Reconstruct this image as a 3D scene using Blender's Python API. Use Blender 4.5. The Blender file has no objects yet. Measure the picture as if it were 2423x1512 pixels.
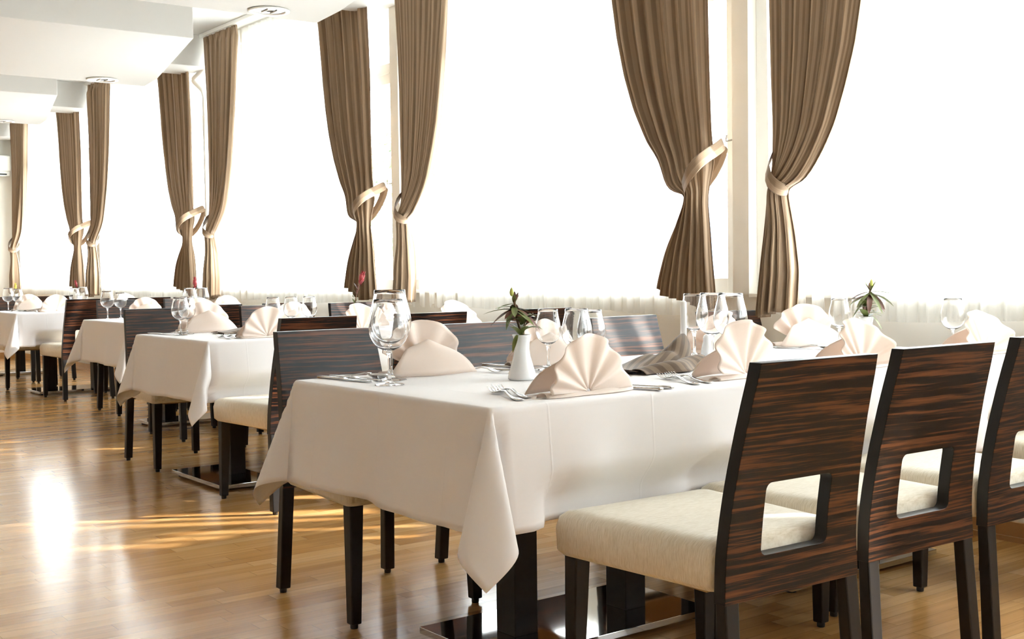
import bpy, bmesh, math, random
from mathutils import Vector, Matrix, Euler
random.seed(7)
SC = bpy.context.scene
COL = SC.collection
PI = math.pi
sin, cos = math.sin, math.cos
def R(d): return math.radians(d)
def lerp(a, b, t): return a+(b-a)*t
def clamp(x, a=0., b=1.): return max(a, min(b, x))
def sstep(x): x = clamp(x); return x*x*(3-2*x)
def interp(tab, x):
    """piecewise-linear table [(x, y), ...] with rising x, softened by a small box filter"""
    def f(x):
        if x <= tab[0][0]: return tab[0][1]
        for (a, b), (c, d) in zip(tab, tab[1:]):
            if x <= c: return b+(d-b)*(x-a)/(c-a)
        return tab[-1][1]
    h = .03
    return (f(x-h)+2*f(x)+f(x+h))/4

# ------------------------------------------------------------------ objects
def tag(o, label=None, cat=None, group=None, kind=None):
    if label: o['label'] = label
    if cat: o['category'] = cat
    if group: o['group'] = group
    if kind: o['kind'] = kind
    return o
def empty(name, loc, rz=0.):
    o = bpy.data.objects.new(name, None); COL.objects.link(o)
    o.location = loc; o.rotation_euler = (0, 0, rz); o.empty_display_size = .05
    return o
class MB:
    """collects shapes, then links them as ONE mesh object"""
    def __init__(s): s.v = []; s.f = []; s.m = []; s.uv = {}
    def add(s, vs, fs, mi=0, uv=None):
        n = len(s.v); s.v += [tuple(v) for v in vs]
        for f in fs: s.f.append(tuple(i+n for i in f)); s.m.append(mi)
        if uv:
            for i, u in enumerate(uv): s.uv[n+i] = u
        return s
    def box(s, x0, x1, y0, y1, z0, z1, mi=0):
        return s.add([(x, y, z) for z in (z0, z1) for y in (y0, y1) for x in (x0, x1)],
              [(0,2,3,1),(4,5,7,6),(0,1,5,4),(2,6,7,3),(0,4,6,2),(1,3,7,5)], mi)
    def taper(s, c0, w0, d0, z0, c1, w1, d1, z1, mi=0):
        """square post from (c0,z0) to (c1,z1)"""
        vs = []
        for c, w, d, z in ((c0,w0,d0,z0),(c1,w1,d1,z1)):
            vs += [(c[0]-w/2,c[1]-d/2,z),(c[0]+w/2,c[1]-d/2,z),(c[0]-w/2,c[1]+d/2,z),(c[0]+w/2,c[1]+d/2,z)]
        return s.add(vs, [(0,2,3,1),(4,5,7,6),(0,1,5,4),(2,6,7,3),(0,4,6,2),(1,3,7,5)], mi)
    def lathe(s, prof, n=32, c=(0,0,0), mi=0):
        vs = []; fs = []
        for r, z in prof:
            for k in range(n):
                a = 2*PI*k/n; vs.append((c[0]+r*cos(a), c[1]+r*sin(a), c[2]+z))
        for j in range(len(prof)-1):
            for k in range(n):
                k2 = (k+1) % n
                fs.append((j*n+k, j*n+k2, (j+1)*n+k2, (j+1)*n+k))
        return s.add(vs, fs, mi)
    def grid(s, P, nu, nv, mi=0, uv=None):
        """P(i,j) -> point, i<nu, j<nv"""
        vs = [P(i, j) for j in range(nv) for i in range(nu)]
        fs = [(j*nu+i, j*nu+i+1, (j+1)*nu+i+1, (j+1)*nu+i) for j in range(nv-1) for i in range(nu-1)]
        u = [uv(i, j) for j in range(nv) for i in range(nu)] if uv else None
        return s.add(vs, fs, mi, u)
    def tube(s, pts, r, n=8, mi=0, caps=True):
        pts = [Vector(p) for p in pts]; vs = []; fs = []
        rr = r if isinstance(r, (list, tuple)) else [r]*len(pts)
        up = Vector((.13, .21, .97))
        for i, p in enumerate(pts):
            d = (pts[min(i+1, len(pts)-1)]-pts[max(i-1, 0)]).normalized()
            a = d.cross(up)
            if a.length < 1e-4: a = d.cross(Vector((1, 0, 0)))
            a.normalize(); b = d.cross(a)
            for k in range(n):
                t = 2*PI*k/n; vs.append(p+(a*cos(t)+b*sin(t))*rr[i])
        for i in range(len(pts)-1):
            for k in range(n):
                k2 = (k+1) % n
                fs.append((i*n+k, i*n+k2, (i+1)*n+k2, (i+1)*n+k))
        if caps: fs += [tuple(range(n-1, -1, -1)), tuple(range((len(pts)-1)*n, len(pts)*n))]
        return s.add(vs, fs, mi)
    def ribbon(s, pts, mi=0):
        """closed flat bar through [(x,y,z,halfwidth,thick)], width lies across y, length along x"""
        vs = []; fs = []
        for x, y, z, w, t in pts: vs += [(x,y-w,z),(x,y+w,z),(x,y+w,z+t),(x,y-w,z+t)]
        for i in range(len(pts)-1):
            a = i*4; b = a+4
            for k in range(4):
                k2 = (k+1) % 4; fs.append((a+k, b+k, b+k2, a+k2))
        e = (len(pts)-1)*4
        fs += [(0,1,2,3), (e+3,e+2,e+1,e)]
        return s.add(vs, fs, mi)
    def leaf(s, p, d, L, w, droop=.3, mi=0, cup=.25, n=7):
        p = Vector(p); d = Vector(d).normalized(); vs = []; fs = []
        side = d.cross(Vector((0, 0, 1)))
        if side.length < .05: side = Vector((1, 0, 0))
        side.normalize()
        for i in range(n):
            t = i/(n-1)
            q = p+d*L*t+Vector((0, 0, -droop*L*t*t))
            ww = w*(sin(PI*min(1, t*.86+.14))**.8 if t < .999 else .03)
            nrm = side.cross(d).normalized()
            vs += [q-side*ww+nrm*cup*ww, q, q+side*ww+nrm*cup*ww]
        for i in range(n-1):
            a = i*3; fs += [(a, a+1, a+4, a+3), (a+1, a+2, a+5, a+4)]
        return s.add(vs, fs, mi)
    def build(s, name, mats, parent=None, smooth=True, bevel=0, solid=0, sub=0, angle=None, seg=2, offset=-1):
        me = bpy.data.meshes.new(name); me.from_pydata(s.v, [], s.f)
        if not isinstance(mats, (list, tuple)): mats = [mats]
        for m in mats: me.materials.append(m)
        for p, mi in zip(me.polygons, s.m): p.material_index = mi
        if s.uv:
            l = me.uv_layers.new(name='UVMap')
            for lp in me.loops: l.data[lp.index].uv = s.uv.get(lp.vertex_index, (0, 0))
        bm = bmesh.new(); bm.from_mesh(me)
        if not s.uv: bmesh.ops.remove_doubles(bm, verts=bm.verts, dist=1e-6)
        bmesh.ops.recalc_face_normals(bm, faces=bm.faces); bm.to_mesh(me); bm.free()
        o = bpy.data.objects.new(name, me); COL.objects.link(o)
        if parent: o.parent = parent
        if solid:
            md = o.modifiers.new('t', 'SOLIDIFY'); md.thickness = solid; md.offset = offset
        if bevel:
            md = o.modifiers.new('b', 'BEVEL'); md.width = bevel; md.segments = seg; md.limit_method = 'ANGLE'; md.angle_limit = R(35)
        if sub:
            md = o.modifiers.new('s', 'SUBSURF'); md.levels = sub; md.render_levels = sub
        if smooth:
            for p in me.polygons: p.use_smooth = True
            if angle is not None:
                try: me.set_sharp_from_angle(angle=R(angle))
                except Exception: pass
        return o
KIDS = {}
def kids(o): return [c for c in bpy.data.objects if c.parent == o]
def dup(root, loc, rz=None):
    """copy of a thing with copies of its parts and sub-parts"""
    if root.name not in KIDS: KIDS[root.name] = [(c, kids(c)) for c in kids(root)]
    r = root.copy(); COL.objects.link(r); r.location = loc
    if rz is not None: r.rotation_euler = (0, 0, rz)
    for c, gs in KIDS[root.name]:
        k = c.copy(); COL.objects.link(k); k.parent = r
        for g in gs:
            d = g.copy(); COL.objects.link(d); d.parent = k
    return r

# ------------------------------------------------------------------ materials
def mat(name, base=(.8,.8,.8), rough=.5, metal=0., spec=.5, **kw):
    m = bpy.data.materials.new(name); m.use_nodes = True
    b = m.node_tree.nodes['Principled BSDF']
    b.inputs['Base Color'].default_value = (*base, 1); b.inputs['Roughness'].default_value = rough
    b.inputs['Metallic'].default_value = metal; b.inputs['Specular IOR Level'].default_value = spec
    for k, v in kw.items(): b.inputs[k.replace('_', ' ')].default_value = v
    m['b'] = 0
    return m
def N(m, t, **kw):
    n = m.node_tree.nodes.new(t)
    for k, v in kw.items():
        if k.startswith('i_'):
            key = k[2:]; key = int(key) if key.isdigit() else key.replace('_', ' ')
            n.inputs[key].default_value = v
        else: setattr(n, k, v)
    return n
def L(m, a, b): m.node_tree.links.new(a, b)
def math_n(m, op, a, b=None, c=None):
    n = N(m, 'ShaderNodeMath', operation=op)
    for i, x in enumerate((a, b, c)):
        if x is None: continue
        if isinstance(x, (int, float)): n.inputs[i].default_value = x
        else: L(m, x, n.inputs[i])
    return n.outputs[0]
def bsdf(m): return m.node_tree.nodes['Principled BSDF']
def ramp(m, fac, stops, interp='LINEAR'):
    n = N(m, 'ShaderNodeValToRGB'); n.color_ramp.interpolation = interp
    e = n.color_ramp.elements
    while len(e) < len(stops): e.new(.5)
    for x, (p, c) in zip(e, stops): x.position = p; x.color = (*c, 1)
    L(m, fac, n.inputs[0]); return n.outputs[0]
def bump(m, h, strength=.2, dist=.001):
    b = N(m, 'ShaderNodeBump', i_Strength=strength, i_Distance=dist); L(m, h, b.inputs['Height'])
    L(m, b.outputs[0], bsdf(m).inputs['Normal'])
def noise(m, vec, scale, detail=2, rough=.5, dist=0.):
    n = N(m, 'ShaderNodeTexNoise', i_Scale=scale, i_Detail=detail, i_Roughness=rough, i_Distortion=dist)
    if vec is not None: L(m, vec, n.inputs['Vector'])
    return n.outputs['Fac']
def objco(m): return N(m, 'ShaderNodeTexCoord').outputs['Object']
def uvco(m): return N(m, 'ShaderNodeTexCoord').outputs['UV']
def mapped(m, vec, scale=(1,1,1), rot=(0,0,0), loc=(0,0,0)):
    n = N(m, 'ShaderNodeMapping'); n.inputs['Scale'].default_value = scale; n.inputs['Rotation'].default_value = rot; n.inputs['Location'].default_value = loc
    L(m, vec, n.inputs[0]); return n.outputs[0]
def sep(m, v):
    n = N(m, 'ShaderNodeSeparateXYZ'); L(m, v, n.inputs[0]); return n.outputs
def comb(m, *xs):
    n = N(m, 'ShaderNodeCombineXYZ')
    for i, x in enumerate(xs):
        if isinstance(x, (int, float)): n.inputs[i].default_value = x
        else: L(m, x, n.inputs[i])
    return n.outputs[0]
def rnd_shift(m, vec, k=13.):
    oi = N(m, 'ShaderNodeObjectInfo')
    n = N(m, 'ShaderNodeVectorMath', operation='ADD'); L(m, vec, n.inputs[0])
    L(m, comb(m, math_n(m, 'MULTIPLY', oi.outputs['Random'], k), 0., math_n(m, 'MULTIPLY', oi.outputs['Random'], k*.7)), n.inputs[1])
    return n.outputs[0]

# wall and ceiling paint
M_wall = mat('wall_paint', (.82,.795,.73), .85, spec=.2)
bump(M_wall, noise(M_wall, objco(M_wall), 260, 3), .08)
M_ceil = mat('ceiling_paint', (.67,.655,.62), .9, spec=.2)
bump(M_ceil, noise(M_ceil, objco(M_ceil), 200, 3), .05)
M_panel = mat('near_wall_paint', (.80,.78,.74), .6)
M_frame = mat('white_lacquer', (.86,.85,.80), .35)
M_plastic = mat('white_plastic', (.82,.81,.76), .4)
M_darkgap = mat('dark_gap', (.05,.05,.05), .7)

# parquet running towards the windows (along X)
M_floor = mat('parquet', (.5,.3,.14), .2, spec=.5)
def _floor(m):
    x, y, z = sep(m, objco(m))
    W = .066; PL = .52
    row = math_n(m, 'FLOOR', math_n(m, 'DIVIDE', y, W))
    wn = N(m, 'ShaderNodeTexWhiteNoise', noise_dimensions='1D'); L(m, row, wn.inputs['W'])
    off = math_n(m, 'MULTIPLY', wn.outputs['Value'], 5.)
    px = math_n(m, 'ADD', math_n(m, 'DIVIDE', x, PL), off)
    idx = math_n(m, 'FLOOR', px)
    wn2 = N(m, 'ShaderNodeTexWhiteNoise', noise_dimensions='2D'); L(m, comb(m, row, idx, 0.), wn2.inputs['Vector'])
    plank = wn2.outputs['Value']
    c = ramp(m, plank, [(0., (.50,.262,.088)), (.35, (.585,.322,.115)), (.7, (.64,.372,.142)), (1., (.70,.435,.190))])
    g = noise(m, comb(m, math_n(m, 'MULTIPLY', x, 2.2), math_n(m, 'MULTIPLY', y, 55.), math_n(m, 'MULTIPLY', plank, 30.)), 1., 4, .6, .4)
    gc = ramp(m, g, [(.25, (.80,.76,.70)), (.75, (1.08,1.06,1.02))])
    mx = N(m, 'ShaderNodeMixRGB', blend_type='MULTIPLY'); mx.inputs[0].default_value = 1.
    L(m, c, mx.inputs[1]); L(m, gc, mx.inputs[2])
    fy = math_n(m, 'FRACT', math_n(m, 'DIVIDE', y, W)); fx = math_n(m, 'FRACT', px)
    sy = math_n(m, 'LESS_THAN', math_n(m, 'ABSOLUTE', math_n(m, 'SUBTRACT', fy, .5)), .484)
    sx = math_n(m, 'LESS_THAN', math_n(m, 'ABSOLUTE', math_n(m, 'SUBTRACT', fx, .5)), .4975)
    seam = math_n(m, 'MULTIPLY', sx, sy)
    mx2 = N(m, 'ShaderNodeMixRGB', blend_type='MULTIPLY'); mx2.inputs[0].default_value = .38
    L(m, mx.outputs[0], mx2.inputs[1]); L(m, seam, mx2.inputs[2])
    L(m, mx2.outputs[0], bsdf(m).inputs['Base Color'])
    # every strip lies a hair out of level, so the reflections break at the joints
    h = math_n(m, 'ADD', math_n(m, 'MULTIPLY', math_n(m, 'MULTIPLY', fy, math_n(m, 'SUBTRACT', plank, .5)), .55), math_n(m, 'MULTIPLY', seam, .25))
    h = math_n(m, 'ADD', h, math_n(m, 'MULTIPLY', noise(m, comb(m, math_n(m, 'MULTIPLY', x, 5.), math_n(m, 'MULTIPLY', y, 22.), 0.), 1., 2), .5))
    bump(m, h, .35, .0012)
    L(m, ramp(m, g, [(.2, (.17,.17,.17)), (.8, (.27,.27,.27))]), bsdf(m).inputs['Roughness'])
_floor(M_floor)
bsdf(M_floor).inputs['Coat Weight'].default_value = .2
bsdf(M_floor).inputs['Coat Roughness'].default_value = .13
M_base_oak = mat('oak_skirting', (.48,.27,.11), .35)

# striped ebony veneer
M_veneer = mat('striped_ebony_veneer', (.1,.05,.03), .32, spec=.18, Coat_Weight=.09, Coat_Roughness=.16, Coat_IOR=1.5)
def _ven(m):
    v = rnd_shift(m, objco(m))
    wv = noise(m, mapped(m, v, (2.2, 2.2, 5.)), 1., 2)
    x, y, z = sep(m, v)
    z2 = math_n(m, 'ADD', z, math_n(m, 'MULTIPLY', wv, .026))
    f = noise(m, comb(m, math_n(m, 'MULTIPLY', x, 2.2), 0., math_n(m, 'MULTIPLY', z2, 105.)), 1., 4, .68)
    c = ramp(m, f, [(.44, (.007,.006,.006)), (.50, (.012,.009,.008)), (.545, (.070,.026,.012)), (.68, (.135,.050,.023))])
    L(m, c, bsdf(m).inputs['Base Color'])
    bump(m, f, .05, .001)
_ven(M_veneer)
M_black = mat('black_stained_wood', (.012,.010,.009), .42, spec=.28)
M_seat = mat('cream_chenille', (.72,.64,.47), .95, spec=.15, Sheen_Weight=.3, Sheen_Roughness=.4)
def _seat(m):
    x, y, z = sep(m, objco(m))
    n = noise(m, comb(m, math_n(m, 'MULTIPLY', x, 40.), math_n(m, 'MULTIPLY', y, 420.), math_n(m, 'MULTIPLY', z, 40.)), 1., 3, .65)
    L(m, ramp(m, n, [(.3, (.64,.57,.44)), (.55, (.78,.72,.60)), (.75, (.85,.80,.70))]), bsdf(m).inputs['Base Color'])
    bump(m, n, .3, .001)
_seat(M_seat)
M_linen = mat('seat_lining', (.30,.20,.10), .9)
M_glide = mat('black_plastic_glide', (.01,.01,.01), .5)

# white tablecloth: fine weave and pressed-in folds
M_cloth = mat('white_tablecloth', (.83,.81,.81), .8, spec=.25, Sheen_Weight=.15)
def _cloth(m):
    x, y, z = sep(m, objco(m))
    def crease(c, p):
        d = math_n(m, 'ABSOLUTE', math_n(m, 'SUBTRACT', math_n(m, 'FRACT', math_n(m, 'ADD', math_n(m, 'DIVIDE', c, p), .5)), .5))
        return math_n(m, 'SUBTRACT', 1., math_n(m, 'MINIMUM', math_n(m, 'DIVIDE', d, .012), 1.))
    h = math_n(m, 'ADD', crease(x, .34), crease(y, .33))
    h = math_n(m, 'ADD', h, math_n(m, 'MULTIPLY', noise(m, mapped(m, objco(m), (4, 4, 4)), 1., 2), 3.))
    h = math_n(m, 'ADD', h, math_n(m, 'MULTIPLY', noise(m, objco(m), 900, 2), .15))
    bump(m, h, .35, .0014)
_cloth(M_cloth)
M_napkin = mat('champagne_napkin', (.88,.775,.695), .55, spec=.35, Sheen_Weight=.25)
def _nap(m):
    bump(m, noise(m, objco(m), 1200, 2), .12, .0005)
    b = bsdf(m); tr = N(m, 'ShaderNodeBsdfTranslucent'); tr.inputs[0].default_value = (.95,.78,.62,1)
    mx = N(m, 'ShaderNodeMixShader'); mx.inputs[0].default_value = .22
    L(m, b.outputs[0], mx.inputs[1]); L(m, tr.outputs[0], mx.inputs[2])
    L(m, mx.outputs[0], m.node_tree.nodes['Material Output'].inputs[0])
_nap(M_napkin)
# brown striped curtain cloth (also the table runners): stripes follow the weave in UV metres
def striped(name, ca, cb, period, tr):
    m = mat(name, ca, .75, spec=.25, Sheen_Weight=.2)
    u = sep(m, uvco(m))[0]
    f = math_n(m, 'FRACT', math_n(m, 'DIVIDE', u, period))
    thin = math_n(m, 'FRACT', math_n(m, 'DIVIDE', u, period/8.))
    c = ramp(m, f, [(0., ca), (.47, ca), (.53, cb), (.97, cb), (1., ca)])
    c2 = ramp(m, thin, [(.0, (.93,.93,.93)), (.5, (1.05,1.05,1.05)), (1., (.93,.93,.93))])
    mx = N(m, 'ShaderNodeMixRGB', blend_type='MULTIPLY'); mx.inputs[0].default_value = 1.
    L(m, c, mx.inputs[1]); L(m, c2, mx.inputs[2])
    L(m, mx.outputs[0], bsdf(m).inputs['Base Color'])
    t = N(m, 'ShaderNodeBsdfTranslucent'); L(m, mx.outputs[0], t.inputs[0])
    ms = N(m, 'ShaderNodeMixShader'); ms.inputs[0].default_value = tr
    L(m, bsdf(m).outputs[0], ms.inputs[1]); L(m, t.outputs[0], ms.inputs[2])
    L(m, ms.outputs[0], m.node_tree.nodes['Material Output'].inputs[0])
    return m
M_curtain = striped('brown_striped_curtain', (.42,.30,.195), (.275,.187,.115), .056, .10)
M_runner = striped('brown_striped_runner', (.20,.14,.09), (.115,.077,.048), .052, .03)
# sheer
M_sheer = bpy.data.materials.new('white_sheer'); M_sheer.use_nodes = True
def _sheer(m):
    nt = m.node_tree; nt.nodes.remove(nt.nodes['Principled BSDF'])
    t = N(m, 'ShaderNodeBsdfTranslucent'); t.inputs[0].default_value = (.93,.93,.91,1)
    d = N(m, 'ShaderNodeBsdfDiffuse'); d.inputs[0].default_value = (.9,.9,.88,1)
    p = N(m, 'ShaderNodeBsdfTransparent')
    a = N(m, 'ShaderNodeMixShader'); a.inputs[0].default_value = .28
    L(m, t.outputs[0], a.inputs[1]); L(m, d.outputs[0], a.inputs[2])
    b = N(m, 'ShaderNodeMixShader'); b.inputs[0].default_value = .02
    L(m, a.outputs[0], b.inputs[1]); L(m, p.outputs[0], b.inputs[2])
    L(m, b.outputs[0], nt.nodes['Material Output'].inputs[0])
_sheer(M_sheer)
# window pane: clear, with a plain reflection
M_pane = bpy.data.materials.new('window_glass'); M_pane.use_nodes = True
def _pane(m):
    nt = m.node_tree; nt.nodes.remove(nt.nodes['Principled BSDF'])
    p = N(m, 'ShaderNodeBsdfTransparent'); g = N(m, 'ShaderNodeBsdfGlossy'); g.inputs['Roughness'].default_value = .02
    lw = N(m, 'ShaderNodeLayerWeight'); f5 = math_n(m, 'POWER', lw.outputs['Facing'], 5.)
    fo = math_n(m, 'MULTIPLY_ADD', f5, .9, .04)
    x = N(m, 'ShaderNodeMixShader'); L(m, fo, x.inputs[0]); L(m, p.outputs[0], x.inputs[1]); L(m, g.outputs[0], x.inputs[2])
    L(m, x.outputs[0], nt.nodes['Material Output'].inputs[0])
_pane(M_pane)
M_glass = mat('clear_glass', (1,1,1), .0, Transmission_Weight=1., IOR=1.47)
M_steel = mat('polished_steel', (.62,.61,.59), .16, metal=1.)
M_mirror = mat('mirror_steel', (.60,.60,.60), .05, metal=1.)
M_china = mat('white_china', (.82,.83,.84), .12)
M_candle = mat('candle_wax', (.90,.89,.87), .45)
M_wick = mat('wick', (.05,.04,.03), .9)
M_leaf = mat('green_leaf', (.16,.19,.055), .45)
M_leafred = mat('dark_red_leaf', (.13,.045,.025), .45)
M_lime = mat('lime_bud', (.55,.60,.14), .5)
M_red = mat('red_bract', (.38,.045,.05), .45)
M_stem = mat('brown_stem', (.13,.07,.03), .6)
M_yellow = mat('yellow_petal', (.60,.50,.08), .5)
M_ground = mat('terrace_paving', (.62,.60,.55), .9)
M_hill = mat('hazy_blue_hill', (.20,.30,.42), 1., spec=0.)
M_tree = mat('tree_leaves', (.16,.30,.08), .7)
M_bark = mat('bark', (.15,.10,.07), .9)
M_chrome = mat('downlight_reflector', (.88,.89,.90), .3, metal=1.)
M_bulb = mat('lamp_glass', (.9,.9,.88), .2)
SKY, SUN, EXPO = 20., 18., .25
# ================================================================== the room
XW, YF, YN, XL, ZC = 4.28, 16.6, -3.2, -3.4, 3.12
COLS = [-2.32, .77, 3.86, 6.95, 10.05, 13.15, 16.24]     # window piers along the right wall
def struct(mb, name, m, **kw):
    o = mb.build(name, m, smooth=kw.pop('smooth', False), **kw); o['kind'] = 'structure'; return o
struct(MB().box(XL-.2, XW+.25, YN-.2, YF+.2, -.12, 0), 'floor', M_floor)
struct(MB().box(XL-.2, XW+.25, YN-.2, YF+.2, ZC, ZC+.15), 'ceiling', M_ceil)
struct(MB().box(XL, XW, YF, YF+.15, 0, ZC), 'wall_far', M_wall)
struct(MB().box(XL-.15, XL, YN, YF, 0, ZC), 'wall_left', M_wall)
struct(MB().box(XL, XW, YN-.15, YN, 0, ZC), 'wall_near', M_panel)
w = MB(); w.box(XW, XW+.25, YN, YF, 0, .94); w.box(XW, XW+.25, YN, YF, 3.0, ZC)
w.box(XW, XW+.25, YN, COLS[0]-.056, .94, 3.0); w.box(XW, XW+.25, COLS[-1]+.045, YF, .94, 3.0)
for c in COLS: w.box(XW-.02, XW+.25, c-.055, c+.045, .94, 3.0)
struct(w, 'wall_right', M_wall)
struct(MB().box(XW-.016, XW, YN, YF, 0, .075).box(XW-.028, XW-.016, YN, YF, 0, .02), 'baseboard_right', M_base_oak)
struct(MB().box(XL, XW, YF-.016, YF, 0, .075), 'baseboard_far', M_base_oak)
# soffit bands across the ceiling with slanted ends, and the short beams that tie them to the piers
nt = 0
for k in range(-3, 4):
    yf = 6.93+3.1*k; nt += 1
    if yf-2.2 > YF or yf < YN: continue
    y1 = min(yf, YF-.001); y0 = max(yf-2.2, YN+.001)
    ya = clamp(yf-.42, y0+.01, y1-.01)
    pl = [(XL, y0), (3.22 if y0 > yf-2.3 else 3.22, y0), (3.63, ya), (3.68, y1), (XL, y1)]
    n = len(pl)
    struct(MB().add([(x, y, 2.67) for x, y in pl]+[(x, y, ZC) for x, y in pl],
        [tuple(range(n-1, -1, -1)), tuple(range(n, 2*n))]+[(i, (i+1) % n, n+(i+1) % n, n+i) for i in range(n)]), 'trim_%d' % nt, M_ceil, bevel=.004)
for c in COLS:
    if c+.3 > YF: continue
    nt += 1
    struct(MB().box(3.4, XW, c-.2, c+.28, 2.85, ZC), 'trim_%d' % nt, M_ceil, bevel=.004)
# windows
for i, (a, b) in enumerate(zip(COLS, COLS[1:])):
    y0, y1, z0, z1 = a+.045, b-.055, .94, 3.0
    x0, x1 = XW+.035, XW+.105
    f = MB()
    ym = (y0+y1)/2
    f.box(x0, x1, y0, y0+.085, z0, z1); f.box(x0, x1, y1-.085, y1, z0, z1)
    for ya, yb in ((y0+.085, ym-.05), (ym+.05, y1-.085)):
        f.box(x0+.004, x1-.004, ya, yb, z0, z0+.075); f.box(x0+.004, x1-.004, ya, yb, z1-.08, z1)
        f.box(x0+.004, x1-.004, ya, yb, 2.36, 2.50); f.box(x0-.010, x0+.004, ya, yb, 2.425, 2.432)
    f.box(x0+.002, x1-.002, ym-.05, ym+.05, z0, z1)
    fr = struct(f, 'window_%d' % (i+1), M_frame, bevel=.004)
    p = MB()
    for ya, yb in ((y0+.085, ym-.05), (ym+.05, y1-.085)):
        for za, zb in ((z0+.075, 2.36), (2.50, z1-.08)): p.box(x0+.032, x0+.036, ya, yb, za, zb)
    p.build('pane', M_pane, fr, smooth=False)
    MB().box(XW-.03, XW+.04, a+.05, b-.06, .925, .945).build('sill', M_frame, fr, smooth=False, bevel=.004)
# outdoors: terrace, roof over it, far ridge, one tree
struct(MB().box(XW+.25, 40, -30, 60, -.3, -.12), 'ground', M_ground)
struct(MB().box(XW+.25, 6.55, YN-2, YF+4, 3.2, 3.35), 'trim_40', M_ceil)
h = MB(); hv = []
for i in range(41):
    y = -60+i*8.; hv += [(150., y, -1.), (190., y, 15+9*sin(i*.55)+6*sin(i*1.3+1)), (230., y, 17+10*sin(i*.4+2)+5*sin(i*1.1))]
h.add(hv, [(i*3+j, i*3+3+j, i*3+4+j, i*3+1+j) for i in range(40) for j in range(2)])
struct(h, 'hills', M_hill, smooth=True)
t = tag(empty('tree', (12.2, 20.2, -.12)), 'leafy green tree outdoors, seen in the gap beside the second window pier', 'tree')
MB().tube([(0,0,0),(.05,.03,1.),(.0,.1,2.)], [.12,.1,.07], 10).build('trunk', M_bark, t)
lv = MB(); rg = random.Random(5)
for i in range(900):
    a, b = rg.random()*2*PI, math.acos(rg.uniform(-1, 1)); r = rg.uniform(.6, 1.)**.5
    p = Vector((1.5*r*sin(b)*cos(a), 1.5*r*sin(b)*sin(a), 2.6+1.3*r*cos(b)))
    lv.leaf(p, (rg.uniform(-1,1), rg.uniform(-1,1), rg.uniform(-.6,.6)), .2, .05, .3, n=4)
lv.build('foliage', M_tree, t)

# pipe that steps round the pier beam, downlights, wall unit
pp = []
def bend(pts, r=.05, n=5):
    out = [Vector(pts[0])]
    for a, b, c in zip(pts, pts[1:], pts[2:]):
        a, b, c = Vector(a), Vector(b), Vector(c)
        d1 = (a-b).normalized()*r; d2 = (c-b).normalized()*r
        for i in range(n+1):
            t = i/n; out.append((b+d1)*(1-t)**2+b*2*t*(1-t)+(b+d2)*t*t)
    out.append(Vector(pts[-1])); return out
tag(MB().tube(bend([(4.2,9.93,3.11),(4.2,9.93,2.87),(4.2,10.27,2.80),(4.2,10.0,2.66),(4.2,9.98,.02)], .07), .021, 12).build('heating_pipe', M_frame),
    'white pipe with a kink round the beam, running down the third window pier', 'pipe')
def downlight(y, label):
    t = tag(empty('ceiling_downlight', (3.26, y, 2.67)), label, 'ceiling light', 'round downlights in the soffits')
    MB().lathe([(.105,.0),(.125,-.004),(.125,-.010),(.10,-.012),(.096,-.004),(.096,.0)], 40).build('trim_ring', M_frame, t)
    MB().lathe([(.096,-.003),(.085,-.004),(.06,-.0045),(.03,-.005)], 40).build('reflector', M_chrome, t)
    for dx in (-.03, .03): MB().tube([(dx,-.045,-.009),(dx,.045,-.009)], .005, 10).build('lamp', M_bulb, t)
for y, s in ((6.745, 'largest round recessed downlight, in the nearest ceiling soffit'), (9.84, 'round recessed downlight in the second ceiling soffit'), (12.98, 'smallest, farthest round downlight at the left edge of the ceiling')): downlight(y, s)
t = tag(empty('air_conditioner', (3.80, YF, 2.38)), 'white wall-mounted air conditioner on the far end wall', 'air conditioner')
MB().box(-.42,.42,-.21,0,.06,.27).build('housing', M_plastic, t, bevel=.03, seg=4)
MB().box(-.40,.40,-.20,-.02,0,.062).build('air_outlet', M_plastic, t, bevel=.012)
MB().box(-.36,.36,-.206,-.198,.012,.03).build('louvre', M_darkgap, t)
for i in (3, 4):
    a, b = COLS[i], COLS[i+1]
    tag(MB().box(4.09, 4.20, a+.30, b-.22, 3.088, 3.119).build('curtain_rail', M_frame, smooth=False, bevel=.004),
        'white curtain rail under the ceiling above the %s window from the right' % ('third' if i == 3 else 'fourth'), 'curtain rail', 'curtain rails')

# ================================================================== curtains
T_Lc = [(.85,.0),(.95,.01),(1.13,.03),(1.37,.045),(1.42,.04),(1.52,.03),(1.72,.03),(2.0,.045),(2.3,.06),(3.1,.11)]
T_Lf = [(.85,.37),(1.0,.34),(1.137,.29),(1.277,.227),(1.38,.175),(1.43,.17),(1.455,.21),(1.50,.27),(1.56,.33),(1.68,.446),(1.857,.55),(2.035,.626),(2.234,.686),(2.43,.725),(2.8,.78),(3.1,.86)]
T_Rc = [(.85,-.25),(1.126,-.287),(1.405,-.325),(1.5,-.345),(1.68,-.343),(1.96,-.326),(2.24,-.311),(3.1,-.24)]
T_Rf = [(.85,-.46),(1.05,-.475),(1.21,-.455),(1.36,-.43),(1.416,-.43),(1.45,-.50),(1.50,-.56),(1.564,-.618),(1.664,-.672),(1.815,-.726),(1.98,-.773),(2.147,-.80),(3.1,-.93)]
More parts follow.
